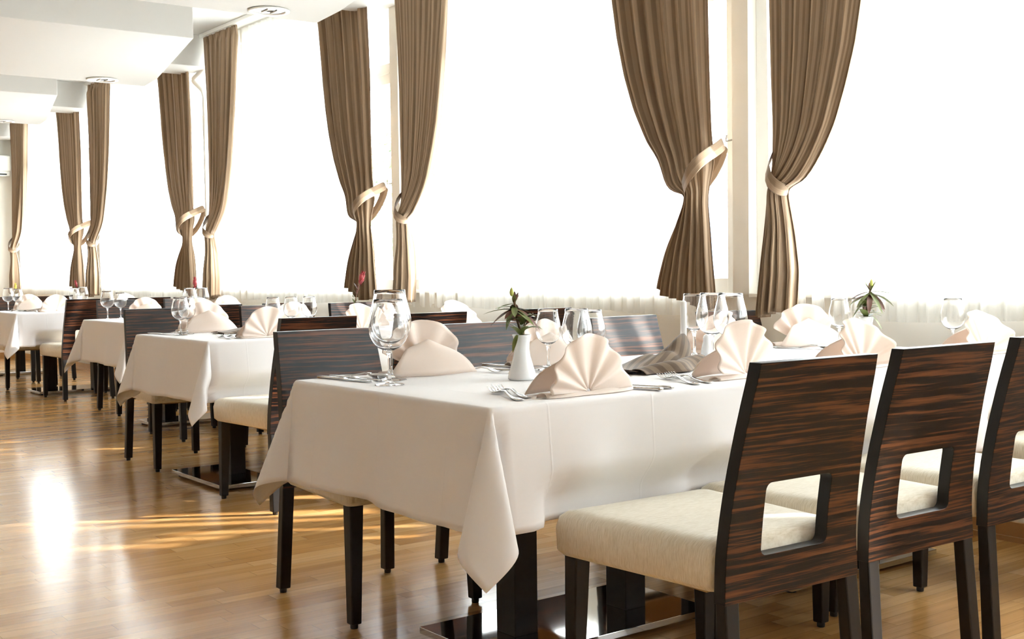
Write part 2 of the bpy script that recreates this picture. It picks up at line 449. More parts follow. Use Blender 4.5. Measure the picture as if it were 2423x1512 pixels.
def curtain(c, side, label, seed):
    rg = random.Random(seed)
    ph = [rg.uniform(0, 6.28) for _ in range(6)]
    tc, tf = (T_Lc, T_Lf) if side > 0 else (T_Rc, T_Rf)
    t = tag(empty('curtain', (4.12, c, 0)), label, 'curtain', 'brown striped curtains tied back along the window wall')
    nu, nv = 161, 110; n = 6.5 if side > 0 else 6
    def P(i, j):
        u = i/(nu-1); v = j/(nv-1)
        zb = (.875+.10*u**2.2+.012*sin(9*u+ph[0])) if side > 0 else (.852+.02*u*u+.01*sin(8*u+ph[0]))
        z = lerp(3.085, zb, v)
        a, b = interp(tc, z), interp(tf, z)
        uu = u+.018*sin(2*PI*3*u+ph[1])*(1-u)*u*4
        y = lerp(a, b, uu)
        top = sstep((3.085-z)/.10)
        g = math.exp(-((z-1.43)/.16)**2)
        amp = lerp(.010, .043, top)*(1-.55*g)*(.75+.25*sin(5*u+ph[2]))
        if z < 1.4: amp *= 1.15
        w = sin(2*PI*n*u+ph[3]+.5*sin(z*2.+ph[4]))
        w = w*.8+.28*sin(4*PI*n*u+ph[5])
        w2 = sin(2*PI*26*u)*.012*(1-top)
        x = amp*w*sstep(u/.08+.25)+w2+.022*(1-sstep(u/.14))*math.exp(-((z-1.56)/.10)**2)*(side > 0)-.055*g*sin(PI*clamp(u*.9+.05))-.02*sstep((2.6-z)/1.)
        if side > 0 and z < 1.42: x -= .03*u*sstep((1.42-z)/.3)
        if side < 0 and z < 1.40: x -= .05*sstep((1.40-z)/.35)*sin(PI*u)
        # cloth bellies over the tie on the free side
        sag = math.exp(-((z-1.50)/.07)**2)*sstep((u-.35)/.65)
        return (x-.03*sag, y, z-.05*sag)
    b = MB().grid(P, nu, nv, 0, lambda i, j: (i/(nu-1)*1.75, 0))
    b.build('panel', M_curtain, t, solid=.0016, offset=0)
    # the band: from the hook on the pier round the front of the gathered cloth and back
    if side > 0:
        front = [(.11,.071,1.657),(.055,.028,1.640),(-.03,-.004,1.606),(-.115,-.005,1.568),(-.165,.012,1.518),(-.160,.055,1.475),(-.10,.137,1.445),(-.045,.185,1.415)]
        back = [(.01,.19,1.415),(.05,.13,1.46),(.085,.08,1.56),(.11,.071,1.647)]
        hook = (.118, .066, 1.662)
    else:
        front = [(.07,-.33,1.62),(.0,-.338,1.575),(-.07,-.352,1.52),(-.115,-.385,1.455),(-.11,-.425,1.41),(-.07,-.445,1.395)]
        back = [(-.02,-.44,1.40),(.03,-.40,1.44),(.06,-.35,1.52),(.07,-.33,1.61)]
        hook = (.10,-.315,1.63)
    path = [Vector(p) for p in front+back]
    def band(i, j):
        p = path[i]; d = (path[min(i+1, len(path)-1)]-path[max(i-1, 0)]).normalized()
        wv = Vector((0, .35*(1 if side > 0 else -1), 1.)); wv = (wv-d*wv.dot(d)).normalized()
        return p+wv*(j/2-.5)*.062
    MB().grid(band, len(path), 3, 0, lambda i, j: (.004+j*.026, 0)).build('tieback', M_curtain, t, solid=.004, offset=0, sub=1)
    MB().tube([(hook[0]+.04, hook[1]-.005, hook[2]+.01), hook, (hook[0]-.005, hook[1]-.012, hook[2]+.03)], .005, 8).build('hook', M_steel, t)
ORD = ['', 'first', 'second', 'third', 'fourth', 'fifth']
curtain(COLS[2], -1, 'brown striped curtain at the far right, gathered low beside a bright window', 11)
curtain(COLS[2], 1, 'large brown striped curtain left of the right-hand pier, band pulled up to the right', 12)
curtain(COLS[3], -1, 'brown striped curtain just right of the second pier, its lower half lit by sun', 13)
curtain(COLS[3], 1, 'brown striped curtain just left of the second pier, behind the red protea', 14)
curtain(COLS[4], -1, 'brown striped curtain just right of the white pipe, pleated heading showing', 15)
curtain(COLS[4], 1, 'brown striped curtain just left of the white pipe, under the ceiling beam', 16)
curtain(COLS[5], -1, 'narrow brown striped curtain right of the fourth pier, with pleated heading showing', 17)
curtain(COLS[5], 1, 'brown striped curtain left of the fourth pier, slanting down to its band', 18)
curtain(COLS[6], -1, 'farthest brown striped curtain, in the corner by the end wall', 19)

def sheer(i, label):
    a, b = COLS[i], COLS[i+1]
    rg = random.Random(40+i); ph = [rg.uniform(0, 6.28) for _ in range(8)]
    mb = MB()
    def piece(ya0, ya1, yb0, yb1, n):
        """top from ya0..ya1, hem from yb0..yb1"""
        nv = 40
        def P(k, j):
            u = k/(n-1); v = j/(nv-1); z = lerp(3.08, .845+.012*sin(u*9+ph[0]), v)
            y = lerp(lerp(ya0, ya1, u), lerp(yb0, yb1, u), v)
            q = y*1.
            top = math.exp(-((3.08-z)/.22)**2)
            x = .011*sin(q*2*PI/.115+ph[1]+1.3*sin(q*5+ph[2]))+.007*sin(q*2*PI/.047+ph[3])+.004*sin(q*2*PI/.023)*(.3+top)
            return (4.217+x*(.75+.25*v), y, z)
        mb.grid(P, n, nv)
    L0, R0 = a+(.24 if i > 1 else .03), b         # a = lower pier (to the right in the picture)
    piece(L0, R0-.80, L0+(.10 if i > 1 else 0), R0-.80, 380)
    # towards the curtain the sheer is split into drops, slits added to let sun through
    for e0, e1 in ((.79, .14),) if i in (0, 5) else ((.755,.66), (.635,.55), (.515,.44), (.405,.33), (.30,.20)): piece(R0-e0, R0-e1, R0-e0-.01, R0-e1-.02, 16)
    tag(mb.build('sheer_curtain', M_sheer), label, 'sheer curtain', 'white sheers along the window wall')
sheer(0, 'white sheer over the next window, beyond the right edge of the picture')  # unseen sheer, added to keep direct sun off the nearest tablecloth
sheer(1, 'white sheer over the large bright window at the right edge')
sheer(2, 'white sheer over the wide bright window between the two tall piers')
sheer(3, 'white sheer over the window between the second pier and the white pipe')
sheer(4, 'white sheer over the narrow-looking window left of the white pipe')
sheer(5, 'white sheer over the farthest window, next to the end wall')
# ================================================================== chairs
def make_chair(loc, rz):
    t = empty('dining_chair', loc, rz)
    # seat cushion: a loft of rounded rectangles, wider in front
    prof = [(.372,.0),(.385,.012),(.44,.014),(.466,.008),(.478,-.006),(.483,-.03),(.484,-.06)]
    def ring(z, g):
        pts = []; r = .022
        y0, y1 = -.208-g*.4, .272+g; w0, w1 = .203+g, .243+g
        cs = [((-w0,y0),PI),((w0,y0),1.5*PI),((w1,y1),0),((-w1,y1),.5*PI)]
        for (cx, cy), a0 in cs:
            sx = 1 if cx > 0 else -1; sy = 1 if cy > 0 else -1
            for k in range(6):
                a = a0+k/5*PI/2; pts.append((cx-sx*r+r*cos(a), cy-sy*r+r*sin(a), z))
        return pts
    s = MB(); n = 24; vs = []
    for z, g in prof: vs += ring(z, g)
    fs = [(j*n+k, j*n+(k+1) % n, (j+1)*n+(k+1) % n, (j+1)*n+k) for j in range(len(prof)-1) for k in range(n)]
    fs += [tuple(range(n-1, -1, -1)), tuple(range((len(prof)-1)*n, len(prof)*n))]
    s.add(vs, fs); s.build('seat', M_seat, t, angle=50)
    MB().box(-.185,.185,-.17,.215,.360,.374).build('seat_base', M_linen, t, bevel=.004, smooth=False)
    # back: bent panel with a window, veneer on both faces, black edges
    yc = [(.355,-.238),(.45,-.236),(.53,-.244),(.62,-.258),(.74,-.284),(.87,-.318)]
    def yb(z): return interp(yc, z)
    def hw(z): return lerp(.216, .187, (z-.355)/.515)
    TH = .034; zc0, zc1, xc, r = .446, .606, .106, .016
    zs = [.355,.39,.42,zc0,zc0+r,.49,.53,.57,zc1-r,zc1,.64,.68,.73,.78,.83,.87]
    us = ['L', -xc-.05, -xc, -xc+r, -.03, .03, xc-r, xc, xc+.05, 'R']
    def X(u, z): return -hw(z) if u == 'L' else hw(z) if u == 'R' else u
    mb = MB(); idx = {}
    def vid(x, z, f):
        k = (round(x, 5), round(z, 5), f)
        if k not in idx:
            idx[k] = len(mb.v); mb.v.append((x, yb(z)+(TH/2 if f else -TH/2), z))
        return idx[k]
    edges = {}
    def face(pts):
        for f in (0, 1):
            q = [vid(x, z, f) for x, z in pts]
            mb.f.append(tuple(q if f == 0 else q[::-1])); mb.m.append(0)
        for a, b in zip(pts, pts[1:]+pts[:1]):
            ka, kb = (round(a[0],5),round(a[1],5)), (round(b[0],5),round(b[1],5))
            if (kb, ka) in edges: del edges[(kb, ka)]
            else: edges[(ka, kb)] = (a, b)
    for j in range(len(zs)-1):
        for i in range(len(us)-1):
            z0, z1 = zs[j], zs[j+1]
            inx = 2 <= i <= 6; inz = 3 <= j <= 8
            q = [(X(us[i],z0),z0),(X(us[i+1],z0),z0),(X(us[i+1],z1),z1),(X(us[i],z1),z1)]
            if inx and inz:
                cx = -1 if i == 2 else 1 if i == 6 else 0; cz = -1 if j == 3 else 1 if j == 8 else 0
                if cx and cz:       # rounded corner: keep the sliver outside the arc
                    ox, oz = cx*xc, (zc0 if cz < 0 else zc1)
                    ccx, ccz = ox-cx*r, oz-cz*r
                    arc = [(ccx+cx*r*sin(a), ccz+cz*r*cos(a)) for a in [k/5*PI/2 for k in range(6)]]
                    pts = [(ox, oz)]+arc
                    if cx*cz < 0: pts = pts[::-1]
                    # orientation: counter-clockwise in (x, z)
                    ar = sum(p[0]*q2[1]-q2[0]*p[1] for p, q2 in zip(pts, pts[1:]+pts[:1]))
                    if ar < 0: pts = pts[::-1]
                    for k in range(1, len(pts)-1):
                        pass
                    face(pts)
                continue
            face(q)
    for (a, b) in list(edges.values()):
        q = (vid(a[0],a[1],0), vid(b[0],b[1],0), vid(b[0],b[1],1), vid(a[0],a[1],1))
        mb.f.append(q); mb.m.append(1)
    mb.build('backrest', [M_veneer, M_black], t, bevel=.0025, angle=35, seg=1)
    # legs, each with its glide
    def leg(top, bot, wt, wb, z1, dt=None):
        dt = dt or wt
        o = MB().taper(bot, wb, wb, .014, top, wt, dt, z1).build('leg', M_black, t, bevel=.004, smooth=False)
        MB().lathe([(.0,.0),(.011,.0),(.012,.004),(.012,.015)], 16, (bot[0],bot[1],0)).build('glide', M_glide, o)
    for sx in (-1, 1):
        leg((sx*.214,.243), (sx*.222,.25), .046, .034, .372)
        leg((sx*.1935,-.238), (sx*.203,-.262), .042, .038, .359, .031)
    return t
CH = []; CHP = []
def chair(x, y, face, label, group, jit=0.):
    """face=+1: sits on the near side looking at the windowless far end; -1: looks back at the camera"""
    rz = (0 if face > 0 else PI)+jit
    t = make_chair((x, y, 0), rz) if not CH else dup(CH[0], (x, y, 0), rz)
    CH.append(t); CHP.append((x, y, face)); tag(t, label, 'chair', group)
G1, G2 = 'chairs with their backs to the camera', 'chairs facing the camera'
chair(2.065, 1.965, 1, 'nearest chair in front, striped dark back with a window, cream seat fully in view', G1, R(-1.5))
chair(2.60, 2.005, 1, 'second striped dark chair from the front, right of the nearest one', G1, R(-1))
chair(3.165, 2.045, 1, 'striped dark chair cut by the right edge, third along the front table', G1)
chair(3.95, 2.02, 1, 'chair mostly beyond the right edge, only its cream seat and a front leg showing', G1)
chair(1.965, 3.37, -1, 'striped chair at the left end of the nearest table, behind the tall wine glass', G2)
chair(2.60, 3.37, -1, 'striped chair behind the white vase with the green and red plant', G2)
chair(3.36, 3.37, -1, 'striped chair washed out by window glare, behind the four central wine glasses', G2, R(2))
chair(3.985, 3.37, -1, 'striped chair behind the wine glass cluster next to the white taper candle', G2)
chair(2.515, 5.09, 1, 'striped chair with a cream seat end showing, back to back with the nearest table', G1)
chair(3.125, 5.09, 1, 'striped chair top directly right of the tall foreground wine glass', G1)
chair(3.785, 5.09, 1, 'striped chair corner between the vase plant and the central wine glasses', G1)
chair(2.555, 6.56, -1, 'striped chair at the left end of the second table, its three dark legs showing', G2)
chair(3.28, 6.58, -1, 'pale reflecting striped chair behind the second table, left of a fan napkin', G2)
chair(3.90, 6.58, -1, 'whitened striped chair behind the vase with the red protea', G2)
chair(3.09, 7.60, 1, 'dark striped chair back behind the napkins of the second table', G1)
chair(3.62, 7.60, 1, 'sliver of a dark chair back above the front napkin of the second table', G1)
chair(3.27, 9.27, -1, 'reddish striped chair behind the two glasses of the third table', G2)
chair(3.82, 9.27, -1, 'pale striped chair far back, left of the glasses on the second table', G2)
chair(3.26, 10.66, 1, 'striped chair with a cream seat at the left, window in its back showing', G1)
chair(3.79, 10.66, 1, 'thin dark chair top behind the third table, beside a white napkin', G1)
chair(3.19, 12.15, -1, 'striped chair at the far left edge, behind the napkin of the fourth table', G2)
chair(3.58, 12.80, 1, 'dark chair top between the two napkins of the fourth table', G1)

# ================================================================== tables and cloths
def table(x0, x1, y0, y1, kind, label):
    xc, yc = (x0+x1)/2, (y0+y1)/2
    t = tag(empty('dining_table', (xc, yc, 0)), label, 'table', 'pedestal dining tables under white cloths')
    MB().box(x0-xc+.004, x1-xc-.004, y0-yc+.004, y1-yc-.004, .715, .748).build('tabletop', M_black, t, smooth=False, bevel=.004)
    def base(cx, cy, w, d, cols):
        p = MB().box(cx-w/2, cx+w/2, cy-d/2, cy+d/2, .012, .032).build('base_plate', M_mirror, t, smooth=False, bevel=.0015)
        for sx in (-1, 1):
            for sy in (-1, 1):
                MB().lathe([(.0,0),(.018,0),(.018,.012),(0,.012)], 16, (cx+sx*(w/2-.04), cy+sy*(d/2-.04), 0)).build('foot', M_glide, p)
        for dx, dy in cols:
            MB().box(cx+dx-.041, cx+dx+.041, cy+dy-.045, cy+dy+.045, .031, .716).build('column', M_black, t, smooth=False, bevel=.003)
    for b in kind: base(b[0]-xc, b[1]-yc, b[2], b[3], b[4])
    return t
TWO = [(-.205, -.015), (.215, -.015)]
table(1.61, 2.88, 2.224, 3.194, [(2.247, 2.72, .80, .40, TWO)], 'nearest pedestal table at the left, two black columns on one mirror-steel plate')
table(2.885, 3.97, 2.224, 3.194, [(3.42, 2.72, .80, .40, TWO)], 'pedestal table at the window end of the nearest row, behind the front chairs')
table(2.24, 2.77, 5.354, 6.302, [(2.503, 5.82, .31, .64, [(.06, 0.)])], 'second-row table, square mirror-steel plate and black column beside a chair leg')
table(2.775, 3.97, 5.354, 6.302, [(3.37, 5.82, .60, .40, TWO)], 'table at the window end of the second row, hidden behind chair backs')
table(2.735, 3.97, 7.84, 8.785, [(3.36, 8.31, .74, .34, TWO)], 'third-row pedestal table, its steel plate seen under the second cloth')
table(2.80, 3.97, 10.85, 11.80, [(3.38, 11.31, .68, .42, [(-.21,-.08),(.21,-.08)])], 'fourth-row pedestal table at the far left, long steel plate on the floor')
table(3.0, 3.97, 13.3, 14.25, [(3.58, 13.78, .56, .36, [(0, 0)])], 'farthest pedestal table, only its plate visible behind the fourth table')

def cloth(x0, x1, y0, y1, D, label, seed, tipdir=None):
    rg = random.Random(seed); ph = [rg.uniform(0, 6.28) for _ in range(10)]
    xc, yc, zt = (x0+x1)/2, (y0+y1)/2, .7505
    lx, ly = (x1-x0)/2, (y1-y0)/2
    m = [0, .004, .009, .015, .022, .035, .06]
    k = 14
    dd = m+[lerp(.06, D, (i+1)/k) for i in range(k)]
    def axis(l, step, end=False):
        n = max(6, int(2*l/step)); a = [-l+2*l*i/n for i in range(n+1)]
        return [-l-d for d in dd[:0:-1]]+a+[l+d*(.62 if end else 1) for d in dd[1:]]
    ax, ay = axis(lx, .045, True), axis(ly, .045)
    rho = .010
    def drop(r):
        q = rho*PI/2
        if r < q: return rho*sin(r/rho), rho*(1-cos(r/rho))
        return rho, rho+(r-q)
    def press(x, y, z):
        for cx_, cy_, fc in CHP:
            fy = cy_-yc+fc*.294          # front of the seat, this table's own frame
            sy = -fc
            if abs(cy_-yc-sy*ly) > .6 or y*sy < 0: continue
            dep = y*sy-fy*sy
            if dep > 0: y -= sy*dep*(1-sstep((abs(x+xc-cx_)-.265)/.08))*sstep((.60-z)/.10)
        return (x, y, z)
    def P(i, j):
        x, y = ax[i], ay[j]
        ex, ey = max(0, abs(x)-lx), max(0, abs(y)-ly)
        sx, sy = (1 if x > 0 else -1), (1 if y > 0 else -1)
        if ex == 0 and ey == 0: return (x, y, zt)
        if ey and not ex:
            r = ey; o, dz = drop(r); q = r/D; z = zt-dz
            edge = min(1, (lx-abs(x))/.25)
            o2 = o+.10*q*D+(.016*q*sin(x*7+ph[sy+1]+2*ph[3])+.010*q*sin(x*15+ph[4])+.006*q*sin(x*29+ph[5]))*sstep(edge)
            return press(x, sy*(ly+o2), z)
        if ex == 0 or ey == 0:
            r = ex+ey; o, dz = drop(r); q = (r/D)
            s = x if ey else y
            edge = min(1, (lx-abs(x))/.25 if ey else (ly-abs(y))/.25)
            wv = .016*q*sin(s*7+ph[sx+1]+2*ph[3])+.010*q*sin(s*15+ph[4])+.006*q*sin(s*29+ph[5])
            fl = .10*q*D+wv*sstep(edge)
            o2 = o+fl
            return ((x, sy*(ly+o2), zt-dz) if ey else (sx*(lx+o2), y, zt-dz))
        # corner: the square of spare cloth hangs as an open dart
        r = math.hypot(ex, ey); th = math.atan2(ey, ex)/(PI/2)     # 0 on the x side, 1 on the y side
        o, dz = drop(r); q = r/D
        # two sides flare alike; the loop leaves and returns to straight down
        phi, a, wd = [(R(p[0]), p[1], p[2]) for p in [(tipdir or {}).get((sx, sy), (45, .17, .22))]][0]
        cx, cy = cos(phi), sin(phi); px, py = -cy, cx
        tt = 2*PI*th
        f1 = a*(1-cos(tt)); f2 = -wd*sin(tt)*(.25+.75*(1-cos(tt))/2)
        qx, qy = cx*f1+px*f2, cy*f1+py*f2
        fx, fy = .10*(1-th), .10*th
        dx, dy = qx+fx, qy+fy
        nrm = 1/math.sqrt(1+dx*dx+dy*dy)
        h = max(0, dz-rho*.5)
        ox = cos(th*PI/2)*o; oy = sin(th*PI/2)*o
        return press(sx*(lx+ox+h*nrm*dx), sy*(ly+oy+h*nrm*dy), zt-dz+h*(1-nrm))
    b = MB().grid(P, len(ax), len(ay))
    o = b.build('tablecloth', M_cloth, solid=.0012, offset=0)
    o.location = (xc, yc, 0)
    tag(o, label, 'tablecloth', 'white tablecloths')
cloth(1.61, 3.97, 2.224, 3.194, .30, 'white cloth on the nearest table, folded corner hanging in the foreground', 1, {(-1,-1): (50, .17, .26), (-1,1): (75, .17, .26)})
cloth(2.24, 3.97, 5.354, 6.302, .30, 'white cloth on the second table, corner point hanging over a dark chair leg', 2, {(-1,-1): (40, .20, .16), (-1,1): (75, .15, .20)})
cloth(2.735, 3.97, 7.84, 8.785, .30, 'white cloth on the third table, mostly behind a chair and the second cloth', 3)
cloth(2.80, 3.97, 10.85, 11.80, .30, 'white cloth on the fourth table, cut by the left edge of the picture', 4)
cloth(3.0, 3.97, 13.3, 14.25, .28, 'farthest white cloth, peeping out behind the fourth table', 5)
# ================================================================== table ware
ZT = .752
PROTO = {}
def place(kind, maker, loc, rz, label, cat, group=None, scale=1.):
    if kind not in PROTO:
        t = PROTO[kind] = maker(); t.location = loc; t.rotation_euler = (0, 0, rz)
    else: t = dup(PROTO[kind], loc, rz)
    t.scale = (scale,)*3
    for k in ('label', 'category', 'group', 'kind'):
        if k in t.keys(): del t[k]
    return tag(t, label, cat, group)
def glass_maker(h, rb, rr, rf, zs):
    """h height, rb widest bowl radius, rr rim radius, rf foot radius, zs stem length"""
    def mk():
        t = empty('wine_glass', (0, 0, 0)); th = .0011
        bowl = []
        hb = h-zs
        for k in range(15):
            q = k/14
            # egg-shaped bowl, widest low down
            if q < .42: r = rb*sin(PI/2*(q/.42)**.62)
            else: r = lerp(rb, rr, sstep((q-.42)/.58)**1.05)
            bowl.append((r, zs+hb*q))
        inner = [(max(.0005, r-th), z+(.0035 if i == 0 else th*.3)) for i, (r, z) in enumerate(bowl)]
        MB().lathe([(0., zs-.001)]+[(.004, zs-.0005)]+bowl[1:]+[(bowl[-1][0]-th*.5, h+.0006)]+inner[:0:-1]+[(0., zs+.004)], 40).build('bowl', M_glass, t)
        MB().lathe([(0., .0), (rf*.98, .0), (rf, .0012), (rf*.9, .003), (rf*.45, .0055), (.010, .009), (.0048, .018), (.0040, zs*.5), (.0044, zs*.8), (.0065, zs*.95), (.0085, zs-.0012), (0., zs-.0011)], 32).build('stem', M_glass, t)
        return t
    return mk
BIG = glass_maker(.238, .056, .041, .042, .092)
SMALL = glass_maker(.190, .041, .031, .035, .078)
def glass(kind, x, y, label, sc=1.):
    place('glass'+kind, BIG if kind == 'B' else SMALL, (x, y, ZT), 0, label, 'wine glass', 'wine glasses on the set tables', sc)
glass('B', 1.724, 2.86, 'tall wine glass standing alone at the front left of the nearest table')
glass('B', 1.805, 2.985, 'tall wine glass right behind the foreground glass, rim showing above it', 1.10)
glass('S', 2.345, 2.925, 'leftmost of four clear wine glasses right of the white vase')
glass('S', 2.40, 2.86, 'second glass of the central four, its stem before the rear fan napkin')
glass('B', 2.29, 2.72, 'largest of the central four wine glasses, above the front fan napkin', .83)
glass('B', 2.385, 2.765, 'rightmost of the central four wine glasses, before the pale chair', .80)
glass('S', 3.02, 2.95, 'wine glass directly right of the white taper candle, before the curtain hem', 1.18)
glass('B', 2.90, 2.75, 'left one of the two big wine glasses by the white salt pot', .97)
glass('B', 2.858, 2.632, 'right one of the two big wine glasses by the white salt pot', .97)
glass('S', 3.73, 2.88, 'faint wine glass left of the leafy plant at the window')
glass('S', 3.885, 2.90, 'faint wine glass just before the leafy plant at the window')
glass('B', 3.92, 2.52, 'almost invisible glass against the bright window, above the right-hand chairs', .8)
glass('B', 2.36, 6.00, 'left of the two wine glasses at the front of the second table', .83)
glass('B', 2.435, 6.10, 'right of the two wine glasses at the front of the second table', .83)
glass('S', 2.76, 5.74, 'leftmost of the small glasses beside the front napkin of the second table')
glass('S', 2.86, 5.73, 'small glass in the middle of the second table, chair veneer seen through it')
glass('S', 2.95, 5.70, 'rightmost of the small glasses beside the front napkin of the second table')
glass('B', 2.842, 8.60, 'left wine glass of the pair at the corner of the third table', .86)
glass('B', 2.964, 8.68, 'right wine glass of the pair at the corner of the third table', .80)
glass('B', 3.39, 8.20, 'glass on the third table, right of the red flower', .92)
glass('B', 3.28, 8.15, 'glass on the third table, just left of the red flower', .92)
glass('B', 2.896, 11.50, 'wine glass on the fourth table at the far left edge', .90)
glass('B', 2.991, 11.54, 'second wine glass on the fourth table, beside the left napkin', .86)
glass('B', 3.477, 11.20, 'glass on the fourth table, in front of the fourth-pier curtain', .90)
glass('B', 3.38, 11.13, 'glass on the fourth table with the small dark red flower behind it', .86)

# ------------------------------------------------------------------ napkins
def napkin_maker(seed, spread=178., tilt=0., npl=6, Rr=.138, wing=1.):
    def mk():
        rg = random.Random(seed); ph = [rg.uniform(0, 6.28) for _ in range(6)]
        t = empty('fan_napkin', (0, 0, 0))
        na, nr = npl*10+1, 15
        # pleats are narrow in the middle and broad at the sides
        def warp(u): c = 2*u-1; return .5+.5*(abs(c)**.72)*(1 if c > 0 else -1)
        def P(i, j):
            u = i/(na-1); q = j/(nr-1)
            uw = lerp(u, warp(u), .75)
            a = R(90+spread/2+tilt-spread*uw)
            s = u*npl; fr = s-math.floor(s)
            w = sin(2*PI*s)*.75+.25*(abs(2*fr-1)*2-1)
            amp = (.002+.0085*q)*(1+.3*sin(u*9+ph[0]))
            rr = Rr*(.05+.95*q)*(1+.05*sin(PI*uw)+.025*sin(uw*6+ph[1]))
            x = rr*cos(a); z = rr*sin(a)
            lean = .12*z+.022*q*q*sin(uw*PI*2+ph[2])-.035*q*(1-sin(PI*uw))
            return (x, w*amp+lean-.006, max(.003, z+.008))
        f = MB().grid(P, na, nr); f.build('fan', M_napkin, t, solid=.0024, offset=0)
        # folded strip the fan grows out of, lying along the table edge
        def B(i, j):
            u = i/28; v = j/8
            x = lerp(-.150, .155, u)
            a = PI*(v*1.15-.1); rr = .009+.006*sin(u*5+ph[3])*.5+.003*abs(2*u-1)
            return (x+.006*sin(v*6), -.030+.034*v+.004*sin(u*9+ph[4])+.018*(2*u-1)**2, .0015+rr*max(0, sin(a))*(1.15-.55*math.exp(-((u-.5)/.12)**2)))
        MB().grid(B, 29, 9).build('base_fold', M_napkin, t, solid=.0022, offset=0)
        # diagonal flap behind, folded down to prop the fan up
        def F(i, j):
            u = i/14; v = j/10
            top = Vector((lerp(-.055, .075, u), 0.026+.006*sin(u*4), .108-.05*abs(u-.42)))
            bot = Vector((lerp(-.135*wing, .150*wing, u), lerp(.085, .060, u)+.03*sin(PI*u), .0025))
            p = top.lerp(bot, v)
            p.y += .020*sin(PI*v)*(.6+.4*sin(u*5+ph[5])); p.z = max(.0025, p.z+.010*sin(PI*v))
            return p
        MB().grid(F, 15, 11).build('back_flap', M_napkin, t, solid=.0022, offset=0)
        return t
    return mk
NA = napkin_maker(3); NB = napkin_maker(8, 150., 10., 5, .15, 1.1); NC = napkin_maker(15, 160., -8., 6, .138)
def napkin(k, x, y, deg, label, sc=1.):
    place('nap'+k, {'A': NA, 'B': NB, 'C': NC}[k], (x, y, ZT), R(deg), label, 'napkin', 'fan-folded napkins on the set tables', sc)
napkin('A', 1.955, 2.285, 3, 'large fan-folded champagne napkin at the front centre of the nearest table')
napkin('B', 2.585, 2.33, 12, 'twisted fan napkin left of the nearest chair back, one loop lying flat')
napkin('C', 3.06, 2.285, -6, 'fan napkin between the backs of the two nearest chairs')
napkin('C', 3.82, 2.34, -10, 'fan napkin between the second chair back and the right edge')
napkin('B', 1.985, 3.10, 183, 'fan napkin seen from behind, right of the tall foreground glass')
napkin('A', 2.47, 3.10, 178, 'fan napkin partly hidden behind the white vase')
napkin('C', 3.28, 3.08, 176, 'fan napkin behind the white taper candle')
napkin('B', 3.80, 3.11, 168, 'fan napkin standing against the beige wall below the right-hand curtain')
napkin('A', 2.58, 5.44, 0, 'fan napkin on the near side of the second table, left of a chair back')
napkin('A', 2.60, 6.235, 180, 'fan napkin behind the two glasses of the second table', 1.1)
napkin('C', 3.13, 5.47, 4, 'fan napkin behind the small glasses of the second table')
napkin('A', 3.12, 6.22, 180, 'pale fan napkin far back on the second table, right of the brown runner')
napkin('C', 3.76, 5.52, 0, 'fan napkin at the window end of the second table')
napkin('A', 3.75, 6.22, 180, 'fan napkin behind the red protea vase')
napkin('A', 3.16, 8.70, 180, 'white-lit fan napkin on the third table, right of its two glasses')
napkin('C', 3.28, 7.95, 0, 'fan napkin on the near side of the third table')
napkin('A', 3.80, 8.70, 180, 'small bright fan napkin at the far side of the third table')
napkin('A', 3.167, 10.97, 0, 'fan napkin left of the chair with the window in its back')
napkin('A', 3.124, 11.66, 180, 'fan napkin between the glasses on the fourth table')
napkin('C', 3.80, 11.0, 0, 'fan napkin at the window end of the fourth table')

# ------------------------------------------------------------------ cutlery (lies along local x, tip towards +x)
def strip(m, pts): m.ribbon(pts)
def mk_fork():
    m = MB()
    strip(m, [(-.10,0,.001,.0055,.0022),(-.098,0,.001,.0085,.0024),(-.07,0,.001,.0080,.0024),(-.03,0,.003,.0045,.0026),(.0,0,.009,.0034,.0028),(.025,0,.008,.0036,.0026),(.04,0,.0045,.0085,.0020),(.05,0,.0025,.0118,.0017),(.056,0,.002,.0122,.0016)])
    for k in range(4):
        y = -.0102+k*.0068
        v = len(m.v)
        strip(m, [(.0555,0,.0019,.0018,.0016),(.075,0,.0032,.0015,.0014),(.092,0,.0075,.0012,.0012),(.100,0,.0110,.0006,.0008)])
        for q in range(v, len(m.v)): m.v[q] = (m.v[q][0], m.v[q][1]+y, m.v[q][2])
    return m.build('fork', M_steel, None, bevel=.0005, seg=1)
def mk_knife():
    m = MB()
    strip(m, [(-.105,0,.001,.006,.004),(-.10,0,.001,.0085,.005),(-.05,0,.001,.0075,.005),(-.005,0,.001,.006,.005),(.0,0,.002,.0055,.003),(.005,0,.0025,.009,.0016),(.05,0,.0025,.0105,.0014),(.09,0,.0025,.009,.0012),(.108,0,.0025,.004,.001)])
    return m.build('knife', M_steel, None, bevel=.0005, seg=1)
def mk_spoon():
    m = MB()
    strip(m, [(-.10,0,.001,.006,.0022),(-.098,0,.001,.0088,.0024),(-.07,0,.001,.008,.0024),(-.02,0,.004,.004,.0026),(.02,0,.011,.0032,.0026),(.042,0,.011,.004,.0024)])
    def P(i, j):
        a = 2*PI*i/24; q = j/6
        return (.070+.033*q*cos(a), .020*q*sin(a)*(1-.12*cos(a)), .0015+.010*q*q)
    m.grid(P, 25, 7)
    return m.build('spoon', M_steel, None, solid=.0012, offset=0)
MK = {'fork': mk_fork, 'knife': mk_knife, 'spoon': mk_spoon}
def cut(kind, x, y, deg, label, dz=0.):
    place(kind, MK[kind], (x, y, ZT+dz), R(deg), label, kind, {'fork': 'forks on the tables', 'knife': 'knives on the tables', 'spoon': 'spoons on the tables'}[kind], 1.22)
cut('fork', 1.778, 2.392, 70, 'outer steel fork at the left of the front fan napkin')
cut('fork', 1.822, 2.425, 72, 'inner steel fork, next to the front fan napkin')
cut('knife', 2.118, 2.34, 104, 'knife handle lying just right of the front fan napkin')
